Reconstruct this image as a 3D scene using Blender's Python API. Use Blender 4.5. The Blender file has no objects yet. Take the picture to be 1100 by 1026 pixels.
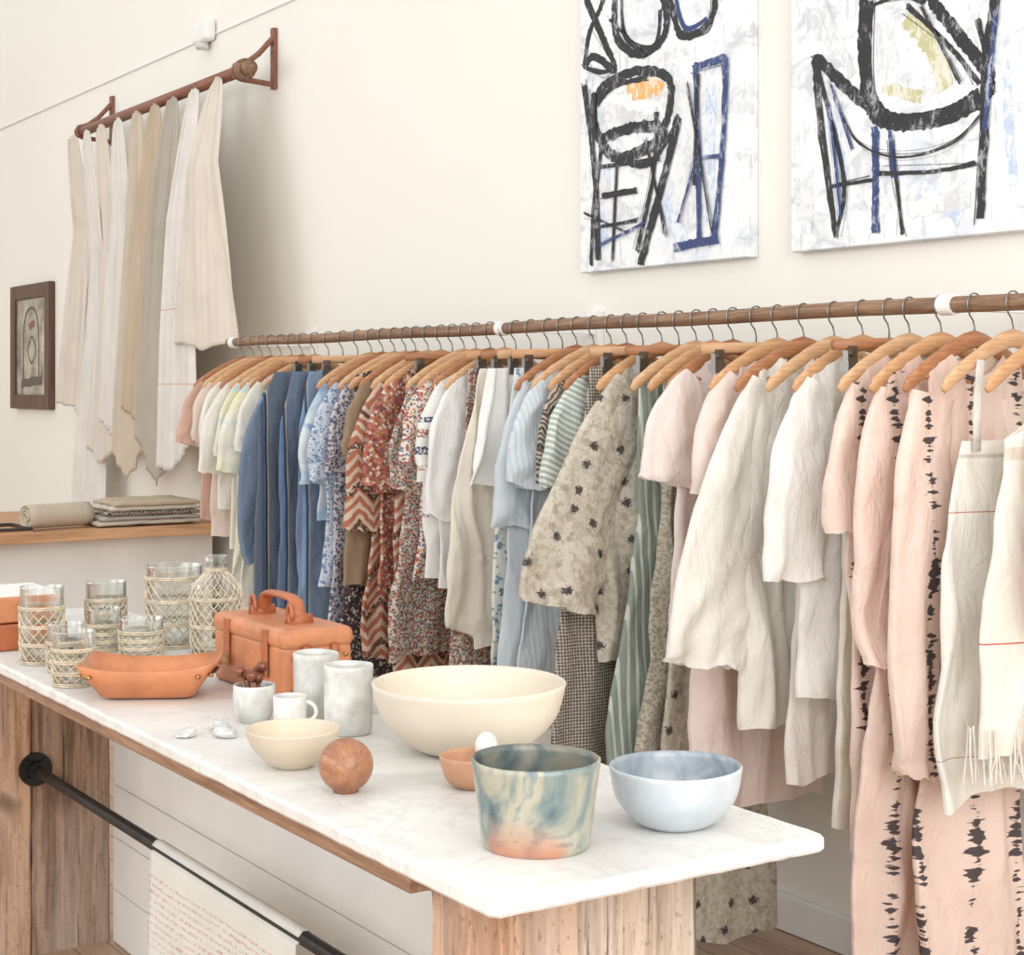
import bpy, math, random, bmesh
import numpy as np
from mathutils import Vector, Matrix, noise as mn
pi=math.pi
def nz3(x,y,z): return mn.noise(Vector((x,y,z)))
def lin(c):
    return tuple(((v/255)/12.92 if v/255<=.04045 else ((v/255+.055)/1.055)**2.4) for v in c[:3])+(1,)
COL=bpy.context.scene.collection
# ------------------------------------------------------------ node helpers
class NB:
    def __init__(s,name):
        s.m=bpy.data.materials.new(name); s.m.use_nodes=True; s.t=s.m.node_tree; s.n=s.t.nodes; s.n.clear()
        s.out=s.n.new('ShaderNodeOutputMaterial'); s._xyz=None
        s.tc=s.n.new('ShaderNodeTexCoord')
    def put(s,inp,v):
        if v is None: return
        if hasattr(v,'is_output'): s.t.links.new(v,inp)
        else:
            if inp.type=='RGBA' and len(v)==3: v=lin(v)
            inp.default_value=v
    def math(s,op,a,b=None,c=None,clamp=False):
        n=s.n.new('ShaderNodeMath'); n.operation=op; n.use_clamp=clamp
        s.put(n.inputs[0],a); s.put(n.inputs[1],b); s.put(n.inputs[2],c); return n.outputs[0]
    def xyz(s):
        if not s._xyz:
            n=s.n.new('ShaderNodeSeparateXYZ'); s.t.links.new(s.tc.outputs['Object'],n.inputs[0]); s._xyz=n.outputs
        return s._xyz
    def vec(s,a,b,c=0.0):
        n=s.n.new('ShaderNodeCombineXYZ'); s.put(n.inputs[0],a); s.put(n.inputs[1],b); s.put(n.inputs[2],c); return n.outputs[0]
    def mapping(s,sc,v=None):
        n=s.n.new('ShaderNodeMapping'); s.t.links.new(v or s.tc.outputs['Object'],n.inputs[0]); n.inputs['Scale'].default_value=sc; return n.outputs[0]
    def noise(s,scale,det=3,rough=.5,v=None,dist=0):
        n=s.n.new('ShaderNodeTexNoise'); s.t.links.new(v or s.tc.outputs['Object'],n.inputs['Vector'])
        n.inputs['Scale'].default_value=scale; n.inputs['Detail'].default_value=det; n.inputs['Roughness'].default_value=rough; n.inputs['Distortion'].default_value=dist
        return n.outputs['Fac']
    def vor(s,scale,v=None,rand=1):
        n=s.n.new('ShaderNodeTexVoronoi'); n.voronoi_dimensions='2D'
        x=s.xyz(); s.t.links.new(v or s.vec(x[1],x[2]),n.inputs['Vector']); n.inputs['Scale'].default_value=scale; n.inputs['Randomness'].default_value=rand
        return n.outputs['Distance'],n.outputs['Color']
    def mix(s,f,a,b):
        n=s.n.new('ShaderNodeMix'); n.data_type='RGBA'; s.put(n.inputs[0],f); s.put(n.inputs[6],a); s.put(n.inputs[7],b); return n.outputs[2]
    def ramp(s,f,stops,const=False):
        n=s.n.new('ShaderNodeValToRGB'); cr=n.color_ramp
        if const: cr.interpolation='CONSTANT'
        while len(cr.elements)<len(stops): cr.elements.new(.5)
        for e,(p,c) in zip(cr.elements,stops): e.position=p; e.color=lin(c) if len(c)==3 else c
        s.put(n.inputs[0],f); return n.outputs[0]
    def step(s,v,a,b):
        n=s.n.new('ShaderNodeMapRange'); n.clamp=True; s.put(n.inputs[0],v); n.inputs[1].default_value=a; n.inputs[2].default_value=b; return n.outputs[0]
    def bump(s,h,strength=.3,dist=.01,normal=None):
        n=s.n.new('ShaderNodeBump'); s.put(n.inputs['Height'],h); n.inputs['Strength'].default_value=strength; n.inputs['Distance'].default_value=dist
        if normal is not None: s.put(n.inputs['Normal'],normal)
        return n.outputs[0]
    def bsdf(s,col,rough=.6,normal=None,metal=0,spec=.5,**k):
        n=s.n.new('ShaderNodeBsdfPrincipled'); s.put(n.inputs['Base Color'],col); s.put(n.inputs['Roughness'],rough); n.inputs['Metallic'].default_value=metal
        n.inputs['Specular IOR Level'].default_value=spec
        if normal is not None: s.put(n.inputs['Normal'],normal)
        for a,v in k.items(): s.put(n.inputs[a],v)
        return n.outputs[0]
    def done(s,sh):
        s.t.links.new(sh,s.out.inputs[0]); return s.m
def simple(name,col,rough=.6,var=.08,sc=8,metal=0,bump=.1,spec=.5):
    b=NB(name); nz=b.noise(sc,4)
    c2=tuple(max(0,v*(1-var*2)) for v in col)
    c=b.mix(b.step(nz,.3,.7),col,c2)
    return b.done(b.bsdf(c,rough,b.bump(b.noise(sc*12,3),bump,.003),metal,spec))
def wood(name,c1,c2,axis=0,sc=14,rough=.55,knots=False,bump=.3,con=1.0):
    b=NB(name); s=[sc,sc,sc]; s[axis]=sc*.06
    v=b.mapping(s); n1=b.noise(1.0,7,.62,v,1.6); s2=[q*7 for q in s]; n2=b.noise(1.0,5,.65,b.mapping(s2))
    f=b.math('ADD',b.math('MULTIPLY',n1,.62),b.math('MULTIPLY',n2,.38))
    c=b.ramp(f,[(.5-.13/con,c2),(.5,tuple((p+q)/2 for p,q in zip(c1,c2))),(.5+.11/con,c1)])
    if knots:
        g=b.step(b.noise(2.2,4,.6,b.mapping((2.4,2.4,.6))),.40,.66); c=b.mix(b.math('MULTIPLY',g,.5),c,(202,192,182))
        k=b.noise(6,2,.5,b.mapping((1,1,.55))); c=b.mix(b.step(k,.66,.74),c,tuple(q*.42 for q in c2))
        l=b.noise(1,3,.6,b.mapping((38,38,1.1))); c=b.mix(b.math('MULTIPLY',b.step(l,.63,.67),.8),c,tuple(q*.5 for q in c2))
        sp=b.noise(170,2,.5,b.mapping((1,1,.4))); c=b.mix(b.math('MULTIPLY',b.step(sp,.62,.68),.4),c,tuple(q*.6 for q in c2))
    return b.done(b.bsdf(c,rough,b.bump(f,bump,.004)))
def fabric(name,col,pat=None,c2=None,cols=None,sc=1,tr=.25,wr=.62,y0=0,wid=.02):
    b=NB(name); x=b.xyz(); Y,Z=x[1],x[2]
    base=b.mix(b.step(b.noise(9,3),.3,.75),col,tuple(v*.96 for v in col))
    if pat=='denim':
        base=b.mix(b.step(b.noise(4,5,.6,b.mapping((1,2.2,.6))),.36,.6),col,c2); base=b.mix(b.math('MULTIPLY',b.noise(300,3,.7),.45),base,(206,216,226))
        aY=b.math('ABSOLUTE',Y)
        for yy,cc,w_ in ((y0-.022,tuple(v*.55 for v in c2),.0035),(y0-.029,(214,190,150),.0016),(y0-.010,tuple(min(255,v*1.35) for v in col),.006),(.09,tuple(v*.6 for v in c2),.003)):
            y=b.math('ABSOLUTE',b.math('SUBTRACT',aY,yy)); base=b.mix(b.math('MULTIPLY',b.math('LESS_THAN',y,w_),.75),base,cc)
    elif pat=='floral':
        wob=b.noise(70,2); vv=b.vec(b.math('ADD',Y,b.math('MULTIPLY',wob,.012)),b.math('ADD',Z,b.math('MULTIPLY',b.noise(66,2),.012)))
        d,c=b.vor(55*sc,vv); r=b.n.new('ShaderNodeSeparateColor'); b.t.links.new(c,r.inputs[0])
        cc=b.ramp(r.outputs[0],[(i/len(cols),q) for i,q in enumerate(cols)],True)
        base=b.mix(b.math('LESS_THAN',d,wid*20),base,cc)
        d2,c22=b.vor(20*sc,vv); base=b.mix(b.math('MULTIPLY',b.math('LESS_THAN',d2,.25),b.math('GREATER_THAN',b.noise(90,2),.47)),base,cols[0])
    elif pat=='spots':
        nz=b.noise(120,3,.7); d,c=b.vor(11.5*sc,None,.8); dd=b.math('ADD',d,b.math('MULTIPLY',b.math('SUBTRACT',nz,.5),.30))
        n2=b.noise(60,4,.65); base=b.mix(b.math('MULTIPLY',b.step(n2,.49,.54),.6),base,c2)
        n3=b.noise(34,2,.5); base=b.mix(b.math('MULTIPLY',b.step(n3,.60,.63),.5),base,tuple(v*.84 for v in c2))
        base=b.mix(b.math('LESS_THAN',dd,.105),base,(82,76,78)); base=b.mix(b.math('MULTIPLY',b.math('LESS_THAN',dd,.15),b.math('GREATER_THAN',b.noise(200,2),.52)),base,(110,102,98))
    elif pat=='vstripe':
        s=b.math('SINE',b.math('MULTIPLY',b.math('ADD',Y,b.math('MULTIPLY',Z,.05)),2*pi*45*sc)); base=b.mix(b.math('GREATER_THAN',s,wid*10),base,c2)
    elif pat=='hstripe':
        s=b.math('SINE',b.math('MULTIPLY',b.math('ADD',Z,b.math('MULTIPLY',Y,.5)),2*pi*45*sc)); base=b.mix(b.math('GREATER_THAN',s,wid*10),base,c2)
    elif pat=='zig':
        wob=b.math('MULTIPLY',b.noise(40,2),.02)
        z=b.math('ADD',b.math('ADD',Z,wob),b.math('MULTIPLY',b.math('PINGPONG',Y,.045),1.1)); s=b.math('SINE',b.math('MULTIPLY',z,2*pi*30*sc))
        s2=b.math('SINE',b.math('MULTIPLY',z,2*pi*9*sc))
        base=b.mix(b.math('GREATER_THAN',s,-.1),base,c2); base=b.mix(b.math('MULTIPLY',b.math('GREATER_THAN',s2,.86),b.math('GREATER_THAN',b.noise(120,2),.45)),base,cols[0])
    elif pat=='tweed':
        s=b.math('MULTIPLY',b.math('SINE',b.math('MULTIPLY',b.math('ADD',Y,Z),2*pi*60*sc)),b.math('SINE',b.math('MULTIPLY',b.math('SUBTRACT',Y,Z),2*pi*60*sc)))
        base=b.mix(b.math('GREATER_THAN',b.math('ADD',s,b.math('SUBTRACT',b.noise(150,2),.5)),.02),base,c2)
    elif pat=='tie':
        base=b.mix(b.step(b.noise(7*sc,3,.5,None,.6),.48,.62),base,c2)
        if cols: base=b.mix(b.step(b.noise(11*sc,3,.5,None,1.1),.55,.68),base,cols[0])
    elif pat=='shib':
        nn=b.math('MULTIPLY',b.math('SUBTRACT',b.noise(7,2),.5),.05); m=None
        hi=b.noise(1,2.5,.6,b.vec(b.math('MULTIPLY',Y,16),b.math('MULTIPLY',Z,74),b.math('MULTIPLY',x[0],6)))
        big=b.noise(1,2,.5,b.vec(0.0,b.math('MULTIPLY',Z,6),0.0))
        lim=b.math('MULTIPLY',b.math('SUBTRACT',b.math('ADD',b.math('MULTIPLY',hi,.8),b.math('MULTIPLY',big,.4)),.57),.13*wid/.02)
        for yy in y0:
            d=b.math('ABSOLUTE',b.math('SUBTRACT',b.math('ADD',Y,nn),yy))
            q=b.math('SUBTRACT',1.0,b.step(b.math('SUBTRACT',d,lim),-.0015,.003)); m=q if m is None else b.math('MAXIMUM',m,q)
        base=b.mix(b.math('MULTIPLY',b.math('MULTIPLY',b.step(b.noise(5,2),.45,.7),.35),b.math('SUBTRACT',1.0,m)),base,c2 or (252,238,229))
        base=b.mix(b.math('MULTIPLY',m,.92),base,(58,54,62))
    elif pat=='lines':
        for (zz,h,c) in cols:
            base=b.mix(b.math('LESS_THAN',b.math('ABSOLUTE',b.math('SUBTRACT',Z,zz)),h),base,c)
    elif pat=='embro':
        for (zz,h,c) in cols:
            q=b.math('MULTIPLY',b.math('LESS_THAN',b.math('ABSOLUTE',b.math('SUBTRACT',Z,zz)),h),b.math('GREATER_THAN',b.noise(130,2,.6),.47)); base=b.mix(q,base,c)
    elif pat=='script':
        row=b.math('PINGPONG',Z,.016)
        nn=b.noise(160,3,.7); rows=b.math('LESS_THAN',b.math('ABSOLUTE',b.math('SUBTRACT',row,.008)),.0035)
        q=b.math('MULTIPLY',rows,b.math('GREATER_THAN',nn,.52)); q=b.math('MULTIPLY',q,b.math('GREATER_THAN',Z,-.20)); q=b.math('MULTIPLY',q,b.math('LESS_THAN',Z,-.045))
        base=b.mix(b.math('MULTIPLY',q,.55),base,c2)
    bw=b.bump(b.noise(380,2,.6),.22,.002); nr=b.bump(b.noise(12,5,.58,b.mapping((1,1.6,.7)),.8),wr,.02,bw)
    p=b.bsdf(base,.9,nr,0,.12)
    t=b.n.new('ShaderNodeBsdfTranslucent'); b.put(t.inputs[0],base)
    mx=b.n.new('ShaderNodeMixShader'); mx.inputs[0].default_value=tr; b.t.links.new(p,mx.inputs[1]); b.t.links.new(t.outputs[0],mx.inputs[2])
    return b.done(mx.outputs[0])
# ------------------------------------------------------------ mesh helpers
def mk(name,verts,faces,mat,parent=None,loc=(0,0,0),smooth=True):
    me=bpy.data.meshes.new(name); me.from_pydata([tuple(v) for v in verts],[],faces)
    if mat: me.materials.append(mat)
    if smooth: me.polygons.foreach_set('use_smooth',[True]*len(me.polygons))
    me.update()
    o=bpy.data.objects.new(name,me); COL.objects.link(o); o.location=loc
    if parent: o.parent=parent
    return o
def empty(name,loc=(0,0,0),rz=0):
    o=bpy.data.objects.new(name,None); COL.objects.link(o); o.location=loc; o.rotation_euler[2]=rz; o.empty_display_size=.05; return o
def grid(P,closed=False):
    n=len(P); m=len(P[0]); V=[q for r in P for q in r]; F=[]
    for i in range(n-1):
        for j in range(m if closed else m-1):
            j2=(j+1)%m; F.append((i*m+j,i*m+j2,(i+1)*m+j2,(i+1)*m+j))
    return V,F
def join(parts):
    V=[];F=[]
    for v,f in parts:
        o=len(V); V+=list(v); F+=[tuple(i+o for i in q) for q in f]
    return V,F
def boxg(a,b):
    V=[(x,y,z) for x in (a[0],b[0]) for y in (a[1],b[1]) for z in (a[2],b[2])]
    return V,[(0,1,3,2),(4,6,7,5),(0,4,5,1),(2,3,7,6),(0,2,6,4),(1,5,7,3)]
def box(name,a,b,mat,parent=None,bev=0.0,seg=2,loc=(0,0,0)):
    V,F=boxg(a,b); 
    if not parent and loc==(0,0,0):
        c=[(p+q)/2 for p,q in zip(a,b)]; V=[tuple(v[k]-c[k] for k in range(3)) for v in V]; loc=c
    o=mk(name,V,F,mat,parent,loc,False)
    if bev>0:
        md=o.modifiers.new('b','BEVEL'); md.width=bev; md.segments=seg; md.limit_method='NONE'
        o.data.polygons.foreach_set('use_smooth',[True]*6); 
        o.modifiers.new('w','WEIGHTED_NORMAL')
    return o
def tubeg(pts,rad,ns=10,cap=True,flat=1.0,up=(1,0,0)):
    pts=[Vector(p) for p in pts]; n=len(pts); rad=rad if isinstance(rad,(list,tuple)) else [rad]*n; P=[]
    prev=None
    for i,p in enumerate(pts):
        t=(pts[min(i+1,n-1)]-pts[max(i-1,0)]).normalized()
        u=Vector(up) if prev is None else prev
        u=(u-t*u.dot(t)); 
        if u.length<1e-4: u=Vector((0,0,1))-t*t.z
        u.normalize(); prev=u; w=t.cross(u)
        P.append([p+u*(rad[i]*flat*math.cos(2*pi*j/ns))+w*(rad[i]*math.sin(2*pi*j/ns)) for j in range(ns)])
    V,F=grid(P,True)
    if cap: F.append(tuple(range(ns))[::-1]); F.append(tuple((n-1)*ns+j for j in range(ns)))
    return V,F
def lathe(prof,ns=48,wob=0,seed=0):
    r0=random.Random(seed); ph=[r0.random()*6 for _ in range(4)]
    P=[]
    for r,z in prof:
        P.append([((r+wob*(math.sin(2*a+ph[0])+.5*math.sin(3*a+ph[1]))*(r>0.01))*math.cos(a),(r+wob*(math.sin(2*a+ph[0])+.5*math.sin(5*a+ph[2]))*(r>0.01))*math.sin(a),z+wob*.5*math.sin(2*a+ph[3])*(z>.02)) for a in [2*pi*j/ns for j in range(ns)]])
    return grid(P,True)
def catmull(pts,k=8):
    P=[np.array(p,float) for p in pts]; out=[]
    for i in range(len(P)-1):
        p0=P[max(i-1,0)];p1=P[i];p2=P[i+1];p3=P[min(i+2,len(P)-1)]
        for j in range(k):
            t=j/k; out.append(.5*((2*p1)+(-p0+p2)*t+(2*p0-5*p1+4*p2-p3)*t*t+(-p0+3*p1-3*p2+p3)*t**3))
    out.append(P[-1]); return out
# ------------------------------------------------------------ room
def plaster():
    b=NB('plaster_wall'); c=b.mix(b.step(b.noise(.6,3),.3,.7),(237,234,226),(233,230,221))
    return b.done(b.bsdf(c,.85,b.bump(b.noise(25,5),.06,.004),0,.2))
M_wall=plaster()
M_white=simple('white_paint',(240,239,235),.5,.02,5,0,.05)
def floorm():
    b=NB('wood_floor'); x=b.xyz(); pl=b.math('FLOOR',b.math('DIVIDE',x[1],.09))
    v=b.vec(b.math('MULTIPLY',x[0],1.2),b.math('MULTIPLY',x[1],16),pl); n=b.noise(1,5,.6,v)
    n2=b.noise(1,1,.5,b.vec(0.0,0.0,b.math('MULTIPLY',pl,3.7)))
    c=b.ramp(b.math('ADD',b.math('MULTIPLY',n,.6),b.math('MULTIPLY',n2,.4)),[(.3,(150,118,94)),(.7,(200,174,148))])
    gap=b.math('LESS_THAN',b.math('PINGPONG',x[1],.045),.0015); c=b.mix(gap,c,(80,60,46))
    return b.done(b.bsdf(c,.4,b.bump(n,.15,.003)))
box('floor',(-12.6,-3,-.1),(1.5,3.1,0),floorm())
box('wall_back',(-12.6,3.04,0),(1.5,3.16,4.2),M_wall)
box('wall_left',(-12.7,-3,0),(-12.6,3.16,4.2),M_wall)
box('baseboard_back',(-12.5,3.018,0),(1.5,3.04,.10),M_white,bev=.006)
# ------------------------------------------------------------ lights
w=bpy.data.worlds.new('world'); bpy.context.scene.world=w; w.use_nodes=True
bg=w.node_tree.nodes['Background']; bg.inputs[0].default_value=(1,.997,.99,1); bg.inputs[1].default_value=1.06
def area(name,loc,tgt,sx,sy,en,col=(1,1,1)):
    l=bpy.data.lights.new(name,'AREA'); l.shape='RECTANGLE'; l.size=sx; l.size_y=sy; l.energy=en; l.color=col
    o=bpy.data.objects.new(name,l); o.location=loc; o.rotation_euler=(Vector(tgt)-Vector(loc)).to_track_quat('-Z','Y').to_euler(); COL.objects.link(o)
area('window_light',(-1.2,-2.9,2.6),(-3.6,2.6,1.2),4.5,2.4,82,(1,.993,.98))
area('window_light.001',(-7.5,-2.9,2.6),(-7.0,2.8,1.4),4,2.4,60,(1,.993,.98))
area('garment_fill_light',(1.4,.6,2.3),(-4.0,2.2,.9),2.6,2.6,120,(1,.993,.98))  # fill lamp added behind the camera to brighten the garments, not a window
# ------------------------------------------------------------ camera
th=math.radians(33.2)
cd=bpy.data.cameras.new('camera'); cam=bpy.data.objects.new('camera',cd); COL.objects.link(cam)
cam.location=(0,0,1.45); cam.rotation_euler=(pi/2,0,pi/2-th); cd.lens=1787/1100*36; cd.shift_y=-99/1100
bpy.context.scene.camera=cam
bpy.context.scene.view_settings.view_transform='Standard'
# ------------------------------------------------------------ clothes rail
M_rail=wood('rail_wood',(160,126,96),(100,72,54),0,40)
RY,RZ=2.69,1.62
rail=empty('clothes_rail',(-4.1,RY,RZ))
V,F=tubeg([(-2.07+i*(4.37)/20,0,0.002*math.sin(i*1.3)) for i in range(21)],.0175,16); mk('dowel',V,F,M_rail,rail)
for i,bx in enumerate([-6.12,-4.16,-2.43,-1.80]):
    x=bx+4.1
    V,F=join([tubeg([(x-.018,0,0),(x+.018,0,0)],.0225,20),boxg((x-.014,0,-.012),(x+.014,.33,.012)),boxg((x-.03,.325,-.06),(x+.03,.349,.06))])
    mk('wall_bracket_%d'%(i+1),V,F,M_white,rail,smooth=False)
# ------------------------------------------------------------ hangers
M_hw=[wood('hanger_wood_a',(212,168,124),(182,132,90),1,40,.45,bump=.05),wood('hanger_wood_b',(186,130,90),(146,94,60),1,40,.45,bump=.05),wood('hanger_wood_c',(216,178,138),(186,142,102),1,40,.45,bump=.05)]
M_metal=simple('hook_metal',(150,148,145),.3,.05,10,1,.02)
def hanger(par,kind='wood',half=.205,wm=0):
    R=.021
    pts=[(0,R*math.cos(math.radians(-35+k*15.5)),R*math.sin(math.radians(-35+k*15.5))) for k in range(14)]
    pts=pts+[(0,-R,-.006),(0,-R*.7,-.024),(0,-.004,-.036),(0,0,-.05),(0,0,-.075)]
    V,F=tubeg(pts,.0019,6); mk('hook',V,F,M_metal,par)
    if kind=='wood':
        hz=[(1,.180),(.93,.166),(.7,.134),(.4,.102),(.15,.081)]
        path=[(0,-half*a,-b_) for a,b_ in hz]+[(0,0,-.074)]+[(0,half*a,-b_) for a,b_ in hz[::-1]]
        rr=[.008,.014,.0155,.0165,.018,.019,.018,.0165,.0155,.014,.008]
        parts=[tubeg(path,rr,12,True,.5)]
        if wm==1: parts.append(tubeg([(0,-half*.8,-.150),(0,0,-.165),(0,half*.8,-.150)],.006,8))
        V,F=join(parts); mk('hanger_arms',V,F,M_hw[wm%3],par)
    else:
        V,F=join([tubeg([(0,-.17,-.083),(0,0,-.078),(0,.17,-.083)],.013,10,True,.6)]); mk('hanger_bar',V,F,M_hw[wm%3],par)
        pp=[]
        for y in (-.12,.12): pp+= [boxg((-.008,y-.014,-.125),(.008,y+.014,-.085)),boxg((-.013,y-.018,-.14),(.013,y+.018,-.118)),tubeg([(-.012,y,-.10),(.012,y,-.10)],.008,10)]
        V,F=join(pp); mk('clips',V,F,M_metal,par,smooth=False)
# ------------------------------------------------------------ garments
def interp(z,tab):
    zs=[-t[0] for t in tab]; return float(np.interp(-z,zs,[t[1] for t in tab]))
def ridge(v): return 1-2.6*abs(v)
def foldf(y,z,s,sd,amp,dens):
    k=dens; yy=y+.05*nz3(z*2.3,sd,4.1)+.06*nz3(y*5,z*3.2,sd+20)+.35*(1-s)*y
    a=nz3(yy*8*k,z*1.3,sd)*1.4
    b=ridge(nz3(yy*11*k+3,z*1.5,sd+7.3))
    d=ridge(nz3(yy*6+z*5.5,z*3.5-y*3,sd+31))
    c=nz3(yy*24*k,z*6,sd+2.7)
    return amp*((a*.98+b*.58)*(.12+.88*min(1,s*1.35)**.9)+.25*c+.32*d*math.sin(min(1,s*1.5)*pi)**.7*.9)
def garment(name,X,mat,hw,zh,sl=None,seed=0,z0=-.105,slope=.5,neck=.075,amp=.02,nf=3,thk=.019,kind='wood',sway=0,scoop=.03,hem=.014,wm=None,extra=None,gather=0,legs=False,rot=.02,rmax=.29):
    r=random.Random(seed*13+5); ph=[r.random()*6.28 for _ in range(8)]; parts=[]; sd=seed*3.17
    amp*=1.33; lv=r.uniform(.92,1.08)
    NA,NS=128,72; P=[]
    for i in range(NS+1):
        s=i/NS; zn=z0+(zh-z0)*s; wd=interp(zn,hw); row=[]
        for j in range(NA):
            a=2*pi*j/NA; ca,sa=math.cos(a),math.sin(a)
            y=-wd*math.copysign(abs(ca)**.9,ca)
            if y>0 and wd>rmax: y*=rmax/wd
            ay=abs(y); zt=z0-slope*max(0,ay-neck)
            if ay<neck: zt-=scoop*(1-(ay/neck)**2)*(1.6 if sa>0 else .6)
            zb=zh+hem*nz3(y*7,sd,1.5)*2.4+hem*.6*nz3(y*23,sd,2.5)
            z=zt+(zb-zt)*s
            t=thk*(.45+.55*min(1,s*2.2)); 
            if gather: t*=(1-gather*max(0,(s-.9)/.1))
            sg=math.copysign(abs(sa)**.6,sa)
            x=sg*t+foldf(y,z,s,sd,amp,nf/3)+sg*amp*.45*nz3(y*14,z*3,sd+11)*min(1,s*2)
            if legs and s>.35: x+=-.02*math.exp(-(y/.02)**2)*sg
            e=abs(ca)**3*s
            y+=.024*nz3(z*4.0,sd,ph[0])*e+.008*nz3(z*14,sd,ph[1])*e
            row.append((x+sway*s*s,y,z))
        P.append(row)
    parts.append(grid(P,True))
    if sl:
        for side in (-1,1):
            jj=r.uniform(-.012,.012); sl2=[(p[0]+jj*k,p[1]*(1 if k==0 else lv),p[2]) for k,p in enumerate(sl)]
            pp=catmull(sl2,11); n=len(pp); Q=[]; sd2=sd+side*5
            for i,p in enumerate(pp):
                s=i/(n-1); q=pp[min(i+1,n-1)]-pp[max(i-1,0)]; t=np.array([q[0],q[1]]); t/=np.linalg.norm(t)
                nx,nz=-t[1],t[0]; wv=p[2]; row=[]
                for j in range(64):
                    a=2*pi*j/64; c,sn=math.cos(a),math.sin(a)
                    cc=wv*math.copysign(abs(c)**.9,c)
                    y=p[0]+nx*cc; z=p[1]+nz*cc
                    sg=math.copysign(abs(sn)**.6,sn)
                    L=s*.9
                    fo=nz3(cc*12,L*1.9,sd2)*1.35+.62*ridge(nz3(cc*14+2,L*2.4,sd2+4))+.40*ridge(nz3(cc*8+L*5,L*5,sd2+9))*(1-s*.4)+.22*nz3(cc*30,L*8,sd2)
                    x=sg*(.016+.008*s)+amp*.78*fo*(.25+.75*s)+.008*s
                    if side==1:
                        y=-y; 
                        if y>.22: y=.22+(y-.22)*.42
                    z+=.024*nz3(c*1.6,sd2,3)*s+.006*nz3(c*5,sd2,1)*s; y+=.014*nz3(c*2,sd2,L*4.5)*s
                    row.append((x,y,z))
                Q.append(row)
            parts.append(grid(Q,True))
    if extra: parts+=extra
    V,F=join(parts)
    o=mk(name,V,F,mat,None,(X,RY,RZ))
    o.rotation_euler[2]=r.uniform(-rot,rot)
    hanger(o,kind,wm=(seed%3 if wm is None else wm))
    return o
f=fabric
F_salmon=f('cotton_salmon',(222,186,168)); F_beige=f('cotton_beige_pink',(236,220,208)); F_ivory=f('cotton_ivory',(244,240,230)); F_white=f('cotton_white',(246,245,242))
F_tie=f('tie_dye_yellow',(244,242,230),'tie',(240,236,200),[(216,229,226)]); F_tie2=f('tie_dye_blue',(232,238,242),'tie',(182,206,224),[(150,180,212)])
F_den1=f('denim_steel',(106,130,158),'denim',(80,104,134),y0=.23); F_den2=f('denim_dark',(54,72,100),'denim',(36,50,78),y0=.27); F_den3=f('denim_mid',(78,102,134),'denim',(52,72,104),y0=.25); F_den4=f('denim_pale',(112,136,164),'denim',(82,106,138),y0=.22)
F_lblue=f('floral_blue',(212,219,230),'floral',None,[(124,146,180),(170,188,208),(232,236,240)],1.9,wid=.016)
F_indigo=f('floral_indigo',(208,203,206),'floral',None,[(100,102,126),(148,118,130),(226,222,220),(114,118,138)],1.7,wid=.02)
F_dark=f('floral_black',(88,79,82),'floral',None,[(222,212,202),(156,110,102),(72,66,70)],1.8,wid=.014)
F_tan=f('suede_tan',(168,144,118))
F_rust=f('print_rust',(220,196,176),'zig',(182,118,92),[(96,78,72)],.9)
F_redfl=f('floral_red',(194,124,104),'floral',None,[(150,88,80),(228,206,184),(202,152,114),(112,100,104),(222,210,194)],1.5,wid=.02)
F_multi=f('floral_multi',(214,202,190),'floral',None,[(162,94,88),(106,108,120),(124,146,124),(204,154,130),(230,222,210)],2.7,wid=.024)
F_multi2=f('floral_bright',(238,232,222),'floral',None,[(188,104,90),(210,164,110),(112,128,144),(140,110,108)],2.0,wid=.018)
F_embro=f('white_embroidered',(246,244,239),'embro',cols=[(-.27,.008,(84,84,112)),(-.31,.012,(178,116,106)),(-.36,.012,(78,84,110)),(-.41,.008,(186,160,120)),(-.55,.006,(140,140,156))])
F_cream=f('linen_cream',(244,236,222)); F_cream2=f('linen_cream_light',(248,244,235)); F_oat=f('linen_oat',(230,222,208))
F_pblue=f('chambray_pale',(220,227,232)); F_pblue2=f('chambray_stripe',(228,233,236),'vstripe',(208,217,224),sc=1.6,wid=.03)
F_dstr=f('print_dark_stripe',(206,192,174),'zig',(110,98,92),[(72,68,70)],2.2)
F_gstr=f('stripe_green',(180,192,183),'hstripe',(232,234,227),sc=1.3,wid=.0)
F_gstr2=f('stripe_sage',(164,177,166),'vstripe',(224,226,218),sc=.9,wid=.05)
F_tweed=f('tweed_pattern',(208,198,184),'tweed',(110,99,93),wid=.0)
F_floral=f('linen_flower_print',(224,216,200),'spots',(190,178,157)); F_sage=f('print_sage',(212,204,188),'floral',None,[(170,162,144),(186,178,160)],2.2,wid=.02)
F_ditsy=f('floral_white_blue',(242,242,238),'floral',None,[(132,158,180),(240,240,236),(184,192,160),(240,240,236)],1.2,wid=.012)
F_pink=f('linen_blush',(249,236,229)); F_pink2=f('linen_pink',(247,230,221)); F_pinkw=f('linen_blush_white',(249,241,235))
F_gray=f('cotton_warm_white',(248,245,240))
F_sh1=f('shibori_pink',(249,225,212),'shib',y0=[-.155,-.02,.12]); F_sh2=f('shibori_peach',(248,223,209),'shib',y0=[-.15,-.03,.09,.2])
SH=[(-.13,-.185,.06),(-.175,-.28,.075),(-.20,-.42,.07)]
SHW=[(-.12,-.19,.07),(-.175,-.31,.09),(-.20,-.47,.082)]
LONG=[(-.14,-.19,.055),(-.21,-.36,.07),(-.24,-.60,.06),(-.235,-.76,.045)]
top=lambda a=.19,b=.2,c=.21:[(-.1,a),(-.4,b),(-1,c)]
G=garment
n=0
def add(*a,**k):
    global n; n+=1; k.setdefault('seed',n); return G(*a,**k)
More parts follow.
